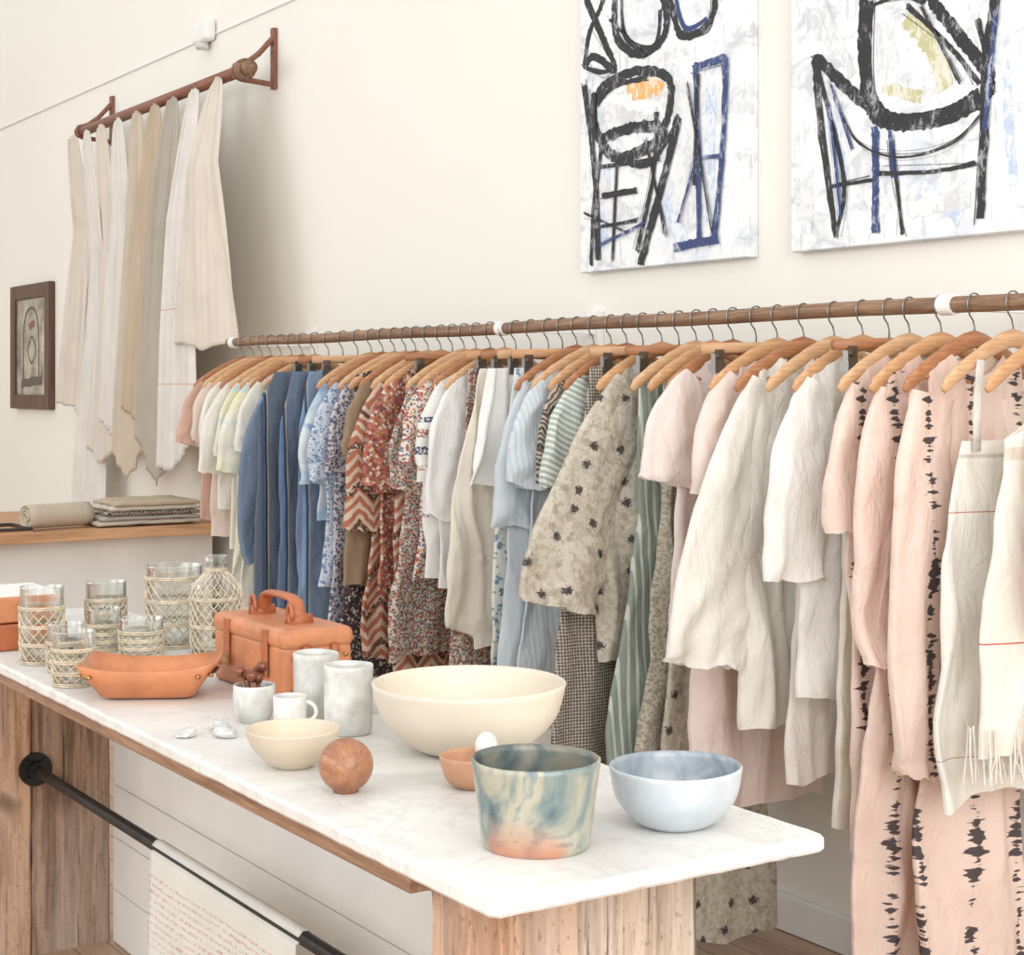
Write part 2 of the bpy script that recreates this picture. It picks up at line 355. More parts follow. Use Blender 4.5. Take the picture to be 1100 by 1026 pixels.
CL=dict(kind='clip',slope=.02,scoop=0,z0=-.12)
add('salmon_tee',-6.03,F_salmon,top(.19,.17,.17),-.68,SH,amp=.012)
add('beige_tee',-5.94,F_beige,top(.19,.17,.17),-.75,SH,amp=.012)
add('ivory_tee',-5.86,F_ivory,top(.18,.17,.17),-.64,SH,amp=.012)
add('ivory_tee',-5.78,F_ivory,top(.19,.17,.18),-.78,SHW,amp=.012)
add('tie_dye_tee',-5.69,F_tie,top(.19,.18,.19),-.86,SH,amp=.013)
add('tie_dye_dress',-5.60,F_tie,top(.19,.17,.2),-1.0,SHW,amp=.014)
add('white_tee',-5.51,F_ivory,top(),-.80,SH,amp=.014)
add('denim_shirt',-5.41,F_den1,[(-.1,.2),(-.4,.22),(-.9,.24)],-.88,LONG,amp=.016)
add('denim_jeans',-5.30,F_den2,[(-.1,.20),(-.25,.27),(-.8,.285),(-1.2,.27)],-1.16,None,amp=.008,legs=True,**CL)
add('denim_skirt',-5.19,F_den3,[(-.1,.19),(-.3,.24),(-1.2,.265)],-1.04,None,amp=.012,**CL)
add('denim_jeans',-5.08,F_den4,[(-.1,.18),(-.3,.22),(-1.2,.225)],-1.14,None,amp=.008,legs=True,**CL)
add('tie_dye_blue_top',-4.98,F_tie2,top(.2,.2,.2),-.62,SHW,amp=.015)
add('blue_floral_dress',-4.90,F_lblue,top(.2,.22,.24),-.84,SHW,amp=.015)
add('indigo_print_dress',-4.82,F_indigo,[(-.1,.18),(-.5,.23),(-1.2,.26)],-1.02,SH,amp=.014)
add('black_floral_dress',-4.745,F_dark,[(-.1,.18),(-.5,.22),(-1.2,.25)],-1.12,None,slope=.3,amp=.013)
add('suede_tan_dress',-4.68,F_tan,[(-.1,.2),(-.5,.25),(-1.2,.26)],-.82,SH,amp=.014)
add('rust_print_dress',-4.60,F_rust,[(-.1,.18),(-.5,.22),(-1.2,.24)],-1.02,[(-.12,-.19,.07),(-.205,-.34,.09),(-.245,-.58,.085)],amp=.018)
add('red_floral_blouse',-4.52,F_redfl,[(-.1,.18),(-.5,.22),(-1.2,.24)],-.80,[(-.12,-.19,.07),(-.19,-.32,.085),(-.225,-.52,.078)],amp=.018)
add('rust_print_skirt',-4.45,F_rust,[(-.1,.16),(-.5,.2),(-1.2,.24)],-1.1,None,amp=.016,**CL)
add('multi_floral_dress',-4.38,F_multi,[(-.1,.18),(-.5,.22),(-.8,.28),(-1.2,.31)],-1.0,SHW,amp=.02)
add('bright_floral_dress',-4.31,F_multi2,[(-.1,.18),(-.5,.21),(-1.2,.26)],-.75,SH,amp=.016)
add('embroidered_blouse',-4.23,F_embro,[(-.1,.2),(-.5,.24),(-1.2,.24)],-.72,SHW,amp=.018)
add('white_blouse',-4.15,F_white,top(.2,.22,.25),-.76,[(-.12,-.19,.07),(-.18,-.34,.09),(-.21,-.58,.08)],amp=.018)
add('multi_floral_skirt',-4.09,F_multi,[(-.1,.16),(-.5,.2),(-1.2,.26)],-.98,None,amp=.016,**CL)
add('cream_gathered_pants',-4.01,F_cream,[(-.1,.17),(-.4,.26),(-.7,.30),(-.84,.29),(-.88,.20),(-.92,.20)],-.92,None,amp=.024,nf=5,gather=.4,**CL)
add('pleated_white_skirt',-3.92,F_white,[(-.1,.2),(-.4,.27),(-.5,.28)],-.45,None,amp=.024,nf=8,**CL)
add('white_floral_skirt',-3.85,F_ditsy,[(-.1,.16),(-.5,.22),(-1.2,.26)],-1.06,None,amp=.018,**CL)
add('pale_blue_dress',-3.78,F_pblue,[(-.1,.19),(-.5,.24),(-.9,.27),(-1.2,.28)],-1.0,[(-.12,-.19,.07),(-.19,-.34,.09),(-.225,-.52,.085)],amp=.022)
add('striped_chambray_dress',-3.70,F_pblue2,[(-.1,.18),(-.5,.22),(-1.2,.27)],-1.10,SHW,amp=.020)
add('dark_stripe_top',-3.62,F_dstr,top(.17,.18,.2),-.58,SH,amp=.017)
add('green_stripe_shirt',-3.55,F_gstr,top(.17,.19,.2),-.64,[(-.12,-.18,.06),(-.19,-.28,.075),(-.235,-.42,.06)],amp=.017)
add('tweed_pants',-3.48,F_tweed,[(-.1,.17),(-.7,.26),(-1.2,.32)],-1.20,None,amp=.016,**CL)
add('flower_print_blouse',-3.40,F_floral,[(-.1,.13),(-.3,.17),(-.6,.2),(-1.2,.2)],-.88,[(-.09,-.17,.07),(-.2,-.36,.1),(-.31,-.60,.115),(-.34,-.72,.112)],amp=.022)
add('sage_stripe_skirt',-3.33,F_gstr2,[(-.1,.13),(-.5,.14),(-.9,.20),(-1.2,.24)],-1.2,None,amp=.016,**CL)
add('sage_print_dress',-3.26,F_sage,[(-.1,.11),(-.5,.12),(-.9,.17),(-1.2,.22)],-1.12,None,amp=.016,slope=.3)
add('sage_print_tunic',-3.195,F_floral,[(-.1,.11),(-.5,.11),(-.9,.15),(-1.6,.2)],-1.55,None,amp=.014,slope=.3)
add('blush_blouse',-3.12,F_pink,[(-.1,.12),(-.3,.17),(-.5,.19),(-1.2,.2)],-.78,[(-.09,-.18,.08),(-.165,-.29,.11),(-.205,-.44,.11)],amp=.020)
add('blush_wide_pants',-3.035,F_pink2,[(-.1,.13),(-.5,.16),(-1.2,.22)],-1.18,None,amp=.017,**CL)
add('pink_tee',-2.96,F_pink2,[(-.1,.12),(-.4,.17),(-1.2,.2)],-.82,[(-.1,-.18,.07),(-.17,-.29,.09),(-.20,-.45,.09)],amp=.018)
add('cream_dolman_blouse',-2.87,F_cream2,[(-.1,.14),(-.3,.17),(-.6,.2),(-1.2,.2)],-.94,[(-.09,-.18,.08),(-.18,-.38,.11),(-.28,-.66,.12),(-.31,-.80,.115)],amp=.026,thk=.024)
add('blush_tunic',-2.77,F_pinkw,[(-.1,.09),(-.5,.10),(-.8,.14),(-1.2,.18)],-1.04,None,amp=.018,slope=.3)
add('white_linen_top',-2.68,F_gray,[(-.1,.16),(-.3,.19),(-.6,.19),(-1.2,.19)],-.86,[(-.11,-.18,.07),(-.17,-.32,.10),(-.19,-.55,.105)],amp=.024)
add('cream_linen_pants',-2.60,F_cream,[(-.1,.13),(-.5,.15),(-1.2,.18)],-1.12,None,amp=.016,**CL)
add('pink_shibori_tunic',-2.54,F_sh1,[(-.1,.16),(-.4,.18),(-1.2,.20)],-1.14,[(-.12,-.19,.06),(-.165,-.29,.07),(-.18,-.46,.065)],amp=.015)
add('pink_shibori_dress',-2.45,F_sh2,[(-.1,.16),(-.5,.19),(-1.4,.25)],-1.5,[(-.13,-.19,.055),(-.19,-.36,.065),(-.215,-.60,.055),(-.215,-.74,.045)],amp=.022)
add('pink_shibori_robe',-2.36,F_sh1,[(-.1,.14),(-.5,.12),(-1.4,.17)],-1.48,[(-.13,-.19,.06),(-.17,-.4,.075),(-.18,-.8,.06),(-.175,-.93,.04)],amp=.024)
st=[]
for y in (-.12,.10): st.append(tubeg([(0.01,y*.9,-.12),(.012,y,-.2),(.01,y,-.30)],.012,8,True,.25))
F_apr=f('linen_apron',(246,243,235),'lines',cols=[(-.42,.0012,(206,140,128)),(-.90,.001,(200,160,152)),(-.31,.004,(214,208,196))])
add('linen_apron',-2.26,F_apr,[(-.28,.15),(-.5,.21),(-1.1,.24)],-.98,None,z0=-.28,slope=.0,scoop=.0,amp=.018,extra=st)
F_shl=f('linen_shawl',(248,243,233),'lines',cols=[(-.66,.0016,(210,120,104)),(-.30,.012,(228,216,200))])
fr=[]
rr=random.Random(3)
for k in range(110):
    y=-.235+k*.45/110; x=rr.uniform(-.025,.025); fr.append(tubeg([(x,y,-.82),(x+rr.uniform(-.008,.008),y+rr.uniform(-.006,.006),-.87),(x+rr.uniform(-.014,.014),y+rr.uniform(-.012,.012),-.925)],.0024,4,False))
add('fringed_shawl',-2.15,F_shl,[(-.16,.14),(-.4,.19),(-.6,.22),(-1.1,.24)],-.85,None,z0=-.24,slope=.4,scoop=.05,amp=.02,extra=fr)
F_redw=f('white_red_stripe',(246,241,234),'lines',cols=[(-.52,.02,(214,130,118)),(-.58,.008,(214,140,128))])
add('striped_linen_towel',-2.05,F_redw,[(-.1,.15),(-.5,.2),(-1.2,.2)],-.62,None,slope=.1,z0=-.26)
# ------------------------------------------------------------ peg rail with towels
M_copper=wood('dowel_redwood',(152,102,80),(112,68,52),0,40)
pr=empty('peg_rail',(-7.5,2.87,2.77))
V,F=tubeg([(-1.02,0,0),(1.12,0,0)],.026,20); mk('dowel',V,F,M_copper,pr)
for i,x in enumerate((-.97,1.02)):
    V,F=join([boxg((x-.016,.150,-.06),(x+.016,.168,.20)),tubeg([(x,.156,.16),(x,.09,.085),(x,.03,.038),(x,-.02,.022),(x,-.032,0),(x,-.02,-.022),(x,.01,-.032),(x,.06,-.034),(x,.155,-.04)],.012,8,True,1.3,up=(1,0,0))])
    mk('strap_bracket_%d'%(i+1),V,F,M_copper,pr,smooth=False)
V,F=join([tubeg([(1.06,0,0),(1.09,0,0)],.045,20),tubeg([(1.09,0,0),(1.14,0,0)],.03,16)]); mk('end_knob',V,F,M_rail,pr)
L=[f('towel_ivory',(240,232,221),tr=.3,wr=.4),f('towel_white',(244,241,235),tr=.3,wr=.4),f('towel_flax',(226,214,196),tr=.3,wr=.4),f('towel_sand',(216,200,176),tr=.3,wr=.4),f('towel_grey_linen',(204,196,183),tr=.3,wr=.4),f('towel_stitched',(244,241,236),'lines',cols=[(-.95,.002,(226,178,166)),(-1.28,.002,(226,178,166))],tr=.3,wr=.4)]
def towel(name,mat,tx,tz,xl,xr,zb,zl,zr,yoff,seed,amp=.022):
    P=[]; sd=seed*5.3
    NS,NU=72,120
    for i in range(NS+1):
        s=i/NS; row=[]
        g=s**.60
        for j in range(NU+1):
            u=j/NU; xc=(xl+xr)/2; hwid=(xr-xl)/2; v=u-.5
            x=(1-g)*v*.10+g*((xc-tx)*s**.3+v*2*hwid)
            zbot=(zb-tz)+(zl if u<.5 else zr)*abs(2*v)**1.1+.02*nz3(u*3,sd,0)
            z=.02*(1-abs(2*v))*(1-s)+s*zbot
            k=6.5
            fo=nz3(v*k,s*.8,sd)*1.4+.6*ridge(nz3(v*k*1.6+3,s*1.2,sd+3))
            y=-amp*(.4+.6*min(1,s*2.5))*max(-1.1,min(1.2,fo))+yoff*min(1,s*3)-.035
            x+=.014*nz3(v*k*1.3,s*1.5,sd+8)*g
            row.append((x,y,z))
        P.append(row)
    V,F=grid(P)
    o=mk(name,V,F,mat,None,(tx,2.865,tz)); md=o.modifiers.new('s','SOLIDIFY'); md.thickness=.003
    return o
hl='hanging_linen_towel'
towel(hl,L[0],-8.50,2.735,-9.05,-8.62,1.34,.0,-.06,.10,1)
towel(hl,L[1],-8.28,2.735,-8.74,-8.26,.80,-.03,-.02,.085,2)
towel(hl,L[0],-8.06,2.735,-8.47,-7.98,1.06,.06,.08,.065,3)
towel(hl,L[1],-7.82,2.735,-8.22,-7.72,1.20,.08,.12,.042,4)
towel(hl,L[2],-7.58,2.735,-7.98,-7.48,1.00,.14,.16,.018,5)
towel(hl,L[3],-7.34,2.735,-7.74,-7.22,1.26,.08,.14,-.006,6)
towel(hl,L[4],-7.11,2.735,-7.50,-6.94,1.00,.22,.26,-.032,7)
towel(hl,L[5],-6.86,2.735,-7.16,-6.70,1.08,.0,.18,-.056,8,.020)
towel(hl,L[0],-6.61,2.745,-6.88,-6.20,1.60,.03,.05,-.08,9,.022)
V,F=tubeg([(-5,0,0),(5,0,0)],.0045,8); mk('wall_cable',V,F,M_white,None,(-6.5,3.035,3.06))
cb=empty('wall_sensor',(-7.2,3.035,3.07)); box('body',(-.09,-.05,-.04),(.09,.004,.06),M_white,cb,.02,3); V,F=lathe([(0,0),(.03,0),(.03,.03),(0,.03)],20); mk('lens',V,F,simple('sensor_lens',(225,225,222),.3),cb,(0,-.03,-.07))
# framed picture
M_frame=wood('dark_frame_wood',(112,80,64),(72,50,40),2,30)
fp=empty('framed_picture',(-9.815,3.03,1.68))
hx,hz,fw=.375,.37,.085
for nm,a,b in (('side_left',(-hx,-.03,-hz),(-hx+fw,.009,hz)),('side_right',(hx-fw,-.03,-hz),(hx,.009,hz)),('rail_top',(-hx+fw,-.03,hz-fw),(hx-fw,.009,hz)),('rail_bottom',(-hx+fw,-.03,-hz),(hx-fw,.009,-hz+fw))): box(nm,a,b,M_frame,fp,.006)
b=NB('aged_print'); c=b.ramp(b.noise(7,5,.6),[(.35,(104,96,86)),(.5,(158,150,136)),(.65,(188,180,164))]); M_pr=b.done(b.bsdf(c,.3))
box('print',(-hx+fw,-.012,-hz+fw),(hx-fw,.006,hz-fw),M_pr,fp)
M_pl=simple('print_line',(92,80,68),.5); M_pl2=simple('print_red',(150,84,70),.5)
def ribbon(pts,wds,y,k=8):
    P=[];pp=catmull(pts,k); ww=np.interp(np.linspace(0,1,len(pp)),np.linspace(0,1,len(wds)),wds)
    rw=random.Random(int(abs(y)*1e6)+len(pp))
    for i,p in enumerate(pp):
        t=pp[min(i+1,len(pp)-1)]-pp[max(i-1,0)]; t=t/(np.linalg.norm(t)+1e-9); nn=np.array([-t[1],t[0]]); k1=ww[i]/2*(1+rw.uniform(-.22,.22)); k2=ww[i]/2*(1+rw.uniform(-.22,.22))
        P.append([(p[0]+nn[0]*k1,y,p[1]+nn[1]*k1),(p[0]-nn[0]*k2,y,p[1]-nn[1]*k2)])
    return grid(P)
V,F=join([ribbon([(-.15,-.2),(-.16,.05),(-.1,.2),(.05,.22),(.13,.1),(.14,-.2)],[.014],-.0135),ribbon([(-.08,-.02),(0,.06),(.08,-.02),(0,-.1),(-.08,-.02)],[.012],-.0135),ribbon([(-.2,-.22),(.2,-.2)],[.05],-.0136)]); mk('print_figure',V,F,M_pl,fp,smooth=False)
V,F=ribbon([(-.05,.12),(.06,.14)],[.04],-.0137); mk('print_detail',V,F,M_pl2,fp,smooth=False)
# ------------------------------------------------------------ paintings
def canv():
    b=NB('painted_canvas'); n1=b.noise(5,6,.7,b.mapping((1,1,2.2)),.8); n2=b.noise(40,4,.7,b.mapping((1,1,.22))); n3=b.noise(3.5,4,.6,None,1.4)
    c=b.ramp(n1,[(.38,(200,204,209)),(.48,(232,234,235)),(.7,(241,241,241))]); c=b.mix(b.math('MULTIPLY',b.step(n2,.56,.64),.45),c,(160,166,176))
    c=b.mix(b.math('MULTIPLY',b.step(n3,.58,.66),.4),c,(188,198,216))
    return b.done(b.bsdf(c,.6,b.bump(n2,.2,.003)))
M_can=canv()
def paintm(name,col,hi,th_=.60,am=.75):
    b=NB(name); n=b.noise(60,6,.8,b.mapping((1,1,.45)),.6); n2=b.noise(7,3,.6); f_=b.math('MULTIPLY',b.step(b.math('ADD',b.math('MULTIPLY',n,.6),b.math('MULTIPLY',n2,.4)),th_-.03,th_+.02),am)
    return b.done(b.bsdf(b.mix(f_,col,hi),.55,b.bump(n,.3,.003)))
M_bk=paintm('black_paint',(32,32,36),(180,183,188),.565,.7); M_bl=paintm('blue_paint',(44,62,112),(190,198,216),.56); M_or=paintm('orange_paint',(228,172,96),(240,230,214),.52); M_ol=paintm('olive_paint',(190,186,140),(230,229,218),.52); M_gy=paintm('grey_wash',(206,208,211),(236,236,236),.5); M_lb=paintm('blue_wash',(184,199,222),(236,238,240),.5)
def painting(name,X0,X1,Z0,H,p0,p1,yb0,yb1,s0,s1,strokes,WW):
    e=empty(name,(X0,3.0,Z0)); box('canvas',(0,0,0),(X1-X0,.0395,H),M_can,e,.004)
    def cv(p):
        t=(p[0]-p0)/(p1-p0); return (t*WW, (yb0+(yb1-yb0)*t-p[1])/(s0+(s1-s0)*t))
    by={}; k=0
    for (m,wd,pts) in strokes:
        q=[cv(p) for p in pts]; q=[(min(max(a,.004),X1-X0-.004),min(max(c,.004),H-.004)) for a,c in q]
        for r_ in range(1 if m in (M_gy,M_lb,M_ol,M_or) else 5):
            k+=1; j=(0,.006,.010,.015,.02)[r_]; rr=random.Random(k)
            qq=[(min(max(a+rr.uniform(-j,j),.006),X1-X0-.006),max(c+rr.uniform(-j,j),.006)) for a,c in q]
            ws=[x/s0*(1,.6,.35,.18,.12)[r_] for x in (wd if isinstance(wd,list) else [wd])]
            by.setdefault(m.name,(m,[]))[1].append(ribbon(qq,ws,-.0006-.00004*k,14))
    for i,(nm,(m,pl)) in enumerate(by.items()):
        V,F=join(pl); mk('strokes_'+nm,V,F,m,e,smooth=False)
B,U,O,K,GY,LB=M_bk,M_bl,M_or,M_ol,M_gy,M_lb
S1=[(GY,40,[(700,60),(745,140),(735,240)]),(LB,16,[(655,150),(650,270)]),(GY,26,[(640,200),(700,260)]),(LB,14,[(768,90),(765,240)]),(LB,14,[(720,215),(745,270)]),
(O,14,[(678,95),(700,90),(718,97)]),(O,9,[(684,103),(706,101)]),(GY,18,[(652,120),(700,132)]),
(B,7,[(628,70),(634,35),(650,2),(655,-20)]),(B,8,[(627,72),(640,60),(664,74),(650,40),(632,2),(628,-20)]),(B,4,[(627,72),(645,78),(664,74)]),(B,4,[(640,25),(655,55)]),
(B,9,[(668,-30),(664,10),(668,42),(690,58),(714,46),(722,20),(712,-30)]),(B,4,[(672,-20),(676,40),(708,50),(716,10)]),
(B,8,[(722,-20),(730,15),(738,38),(760,32),(772,8),(768,-20)]),(U,4,[(730,-10),(742,30),(764,20)]),
(B,10,[(646,150),(640,118),(652,92),(690,76),(722,82),(727,110),(716,148)]),(B,5,[(644,112),(665,92),(700,84)]),
(B,12,[(647,150),(680,138),(712,136),(716,150),(670,170),(648,152)]),(B,8,[(628,92),(640,180),(645,280)]),(B,5,[(650,150),(640,230),(636,285)]),
(B,11,[(735,126),(720,190),(694,284)]),(B,6,[(712,120),(708,190),(690,270)]),(B,5,[(650,160),(700,178),(736,128)]),(B,3,[(640,180),(715,170)]),(B,3,[(668,170),(662,280)]),(B,3,[(640,245),(690,238)]),(B,3,[(700,150),(722,255)]),
(B,8,[(640,100),(640,140),(650,152)]),(B,5,[(650,210),(690,204)]),(U,7,[(752,72),(783,64)]),(U,7,[(783,64),(781,150),(772,262)]),(U,7,[(753,72),(756,170),(757,262)]),(B,5,[(756,80),(752,200)]),(U,8,[(731,267),(755,262),(776,258)]),(U,3,[(755,170),(780,168)]),(U,3,[(735,240),(752,180)]),(U,2,[(645,265),(700,240)]),
(B,2,[(660,20),(700,60)]),(B,2,[(630,230),(680,250)]),(B,2,[(745,90),(770,250)])]
painting('abstract_painting',-4.20,-3.42,1.798,1.3,622,803,294,278,347,397,S1,.78)
S2=[(K,22,[(985,15),(1012,50),(1025,95)]),(K,12,[(958,92),(1000,104)]),(GY,30,[(1040,20),(1050,80)]),(GY,26,[(930,165),(960,230)]),(LB,16,[(900,120),(912,190)]),(GY,24,[(865,190),(868,235)]),(LB,14,[(1000,200),(1040,235)]),(GY,20,[(1020,150),(1040,200)]),(GY,26,[(960,20),(965,90)]),(GY,14,[(875,20),(905,50)]),(GY,12,[(890,10),(925,80)]),(LB,10,[(1082,60),(1090,200)]),(GY,16,[(985,225),(1050,215)]),
(B,13,[(938,-20),(936,40),(940,100),(955,128),(990,133),(1035,122),(1064,104),(1066,80),(1040,40),(1015,5),(1005,-20)]),(B,8,[(945,0),(944,80),(965,122),(1020,120),(1058,98)]),(B,5,[(985,5),(1030,50),(1058,90)]),(B,4,[(945,5),(975,-5),(1005,0)]),
(B,[14,10,6],[(882,62),(888,140),(905,255)]),(B,13,[(882,62),(915,90),(962,130)]),(B,5,[(884,75),(915,190),(906,250)]),
(U,9,[(950,135),(951,190),(950,250)]),(B,4,[(968,150),(975,200),(980,252)]),(U,5,[(967,140),(970,190)]),(B,4,[(955,186),(1010,184),(1056,176)]),(B,3,[(900,200),(948,192)]),
(B,10,[(1076,-20),(1066,60),(1064,130),(1060,235)]),(B,5,[(1058,20),(1072,100)]),(U,3,[(1075,10),(1064,140)]),(B,2,[(905,100),(930,150),(975,168),(1030,155),(1062,120)]),(U,2,[(900,90),(925,160)]),(U,3,[(898,110),(912,235)]),(B,2,[(1000,5),(1040,90)])]
painting('abstract_painting',-3.25,-2.25,1.798,1.3,850,1100,272,248,410,479,S2,.76)
# ------------------------------------------------------------ display counter (left)
M_pine=wood('counter_pine',(208,164,124),(172,126,88),1,20)
ct=empty('display_counter',(-7.4,2.2,0)); box('top',(-.6,-.9,.80),(.6,.8,.845),M_pine,ct,.004); box('plinth',(-.5,-.85,0),(.45,.75,.80),M_white,ct,.003)
box('bracket',(.45,-.3,.74),(.55,-.27,.80),M_white,ct,.004)
def spiral():
    P=[]; N=150
    for yv in np.linspace(-.15,.15,10):
        row=[]
        for i in range(N):
            a=i/N*2*pi*4.5; r=.008+.047*i/N; row.append((r*math.cos(a),yv+.006*math.sin(a*.7),r*math.sin(a)*.92))
        P.append(row)
    return grid(P)
V,F=spiral(); o=mk('rolled_linen',V,F,L[2],None,(-6.93,2.24,.900)); o.rotation_euler[2]=.25; md=o.modifiers.new('s','SOLIDIFY'); md.thickness=.004
st=empty('folded_linen_stack',(-7.0,2.62,.852))
for i in range(5):
    cc=[F_oat,L[4],F_dstr,F_oat,L[3]][i]; z=.004+i*.020; s=.23-.010*i
    P=[]
    for a_ in range(25):
        row=[]
        for b_ in range(41):
            u=a_/24*2-1; v=b_/40*2-1; row.append((u*.15,v*s+.014*nz3(i,u*2,3)+.01*i,z+.014*(1-max(abs(u),abs(v))**8)+.005*nz3(u*3,v*3,i)))
        P.append(row)
    V,F=grid(P); o=mk('cloth_%d'%(i+1),V,F,cc,st); md=o.modifiers.new('s','SOLIDIFY'); md.thickness=.012; md.offset=-.2
tr=empty('dark_tray',(-6.95,1.98,.845)); M_blk=simple('dark_leather',(62,48,42),.5)
box('tray_base',(-.14,-.16,0),(.14,.12,.006),M_pine,tr)
for i,(a,b_) in enumerate((((-.14,-.16,.006),(-.125,.12,.02)),((.125,-.16,.006),(.14,.12,.02)),((-.125,-.16,.006),(.125,-.145,.02)),((-.125,.105,.006),(.125,.12,.02)))): box('rim_%d'%(i+1),a,b_,M_blk,tr)
# ------------------------------------------------------------ table
def marble():
    b=NB('white_marble'); n1=b.noise(2.2,7,.6,None,1.5); n2=b.noise(14,6,.7)
    c=b.ramp(n1,[(.40,(212,210,206)),(.5,(227,226,222)),(.62,(222,220,216))]); c=b.mix(b.math('MULTIPLY',b.step(n2,.56,.72),.45),c,(198,195,189))
    v=b.math('ABSOLUTE',b.math('SUBTRACT',b.noise(3,5,.6,None,2),.5)); c=b.mix(b.math('MULTIPLY',b.math('SUBTRACT',1.0,b.step(v,0,.02)),.22),c,(162,162,163))
    return b.done(b.bsdf(c,.4,b.bump(n2,.15,.004)))
tb=empty('marble_table',(-3.0,1.3,0))
def slab(x0,x1,y0,y1,z0,z1):
    r=random.Random(2); pts=[]
    def edge(a,b_,n_):
        for i in range(n_):
            t=i/n_; p=(a[0]+(b_[0]-a[0])*t,a[1]+(b_[1]-a[1])*t); pts.append((p[0]+r.uniform(-.0015,.0015),p[1]+r.uniform(-.0015,.0015)))
    c=.010
    edge((x0+c,y0),(x1-c,y0),110); edge((x1-c,y0),(x1,y0+c),3); edge((x1,y0+c),(x1,y1-c),30); edge((x1,y1-c),(x1-c,y1),3); edge((x1-c,y1),(x0+c,y1),110); edge((x0+c,y1),(x0,y1-c),3); edge((x0,y1-c),(x0,y0+c),30); edge((x0,y0+c),(x0+c,y0),3)
    n_=len(pts); cx,cy=(x0+x1)/2,(y0+y1)/2
    rows=[]
    for dz,ins in ((z0,.003),(z0+.004,0),(z1-.005,0),(z1-.0015,.0015),(z1,.005)):
        rows.append([(p[0]-math.copysign(ins,p[0]-cx)*(abs(p[0]-cx)>(x1-x0)/2-.02),p[1]-math.copysign(ins,p[1]-cy),dz) for p in pts])
    V,F=grid(rows,True); F.append(tuple(range(n_))[::-1]); F.append(tuple(4*n_+i for i in range(n_))); return V,F
V,F=slab(-1.40,1.372,-.262,.270,.828,.85); mk('marble_slab',V,F,marble(),tb,smooth=False)
M_apr=wood('apron_wood',(174,138,110),(126,92,68),0,24,con=1.3); M_l1=wood('reclaimed_pine',(204,164,134),(146,104,78),2,15,.85,True,con=1.5); M_l2=wood('reclaimed_grey',(206,188,170),(150,126,106),2,15,.85,True,con=1.4); M_l3=wood('reclaimed_brown',(170,138,116),(110,84,68),2,15,.85,True,con=1.6)
box('apron_front',(-1.38,-.245,.800),(1.15,-.215,.828),M_apr,tb); box('apron_back',(-1.38,.215,.800),(1.15,.24,.828),M_apr,tb)
lg=[('leg_board_1',(1.113,-.195,0),(1.193,-.006,.828),M_l1),('leg_board_2',(1.113,-.004,0),(1.188,.20,.828),M_l2),('leg_board_3',(-1.28,-.22,0),(-1.2,-.008,.828),M_l1),('leg_board_4',(-1.28,-.006,0),(-1.205,.2,.828),M_l3)]
def plank(nm,a,b_,m):
    r=random.Random(nm); rows=[]; N=36
    for i in range(N+1):
        z=a[2]+(b_[2]-a[2])*i/N; j=lambda: r.uniform(-.0015,.0015); c=.006
        wn=.003*nz3(z*6,len(nm)*1.3,a[1]*9)
        x0,x1,y0,y1=a[0]+abs(wn),b_[0]-abs(wn)*.4,a[1]+abs(wn),b_[1]-abs(wn)
        rows.append([(x0+c,y0+j(),z),(x1-c,y0+j()*.5,z),(x1-abs(j()),y0+c,z),(x1-abs(j())*.3,(y0+y1)/2,z),(x1-abs(j()),y1-c,z),(x1-c,y1,z),(x0+c,y1,z),(x0,y1-c,z),(x0,y0+c,z)])
    V,F=grid(rows,True); F.append(tuple(range(9))[::-1]); F.append(tuple(N*9+k for k in range(9)))
    return mk(nm,V,F,m,tb,smooth=False)
for nm,a,b_,m in lg: plank(nm,a,b_,m)
for i in range(6):
    z=i*.137; box('shiplap_%d'%(i+1),(-1.2,.205,z+.0015),(1.113,.222,z+.1355 if i<5 else .826),M_white,tb,.0015,1)
box('shiplap_back',(-1.2,.222,0),(1.113,.232,.826),simple('groove_grey',(150,148,142),.7),tb)
M_iron=simple('black_iron',(56,54,54),.45,.1,20,.7,.1)
V,F=join([tubeg([(-1.2,0.0,.475),(1.113,0,.475)],.0135,16),tubeg([(-1.205,0,.475),(-1.19,0,.475)],.042,28),tubeg([(-1.19,0,.475),(-1.165,0,.475)],.023,20)]+[tubeg([(-1.192,.032*math.cos(a),.475+.032*math.sin(a)),(-1.184,.032*math.cos(a),.475+.032*math.sin(a))],.006,8) for a in (.8,2.4,3.9,5.5)])
mk('iron_pipe',V,F,M_iron,tb,smooth=False)
P=[]
for i in range(41):
    s=i/40*1.0; row=[]
    for j in range(50):
        u=j/49; x=(u-.5)*.70
        if s<.08: a=pi*.9-s/.08*pi*.9; y=-.016*math.cos(pi-a*1.0) ; z=.0+.016*math.sin(a)
        else: y=-.017-.006*math.sin(u*7+s*2)*min(1,s*2); z=-(s-.08)*.42
        row.append((x,y,z))
    P.append(row)
V,F=grid(P); F_scr=f('script_towel',(244,242,235),'script',(206,120,110),wr=.3); o=mk('printed_towel',V,F,F_scr,None,(-3.0,1.30,.476)); md=o.modifiers.new('s','SOLIDIFY'); md.thickness=.002
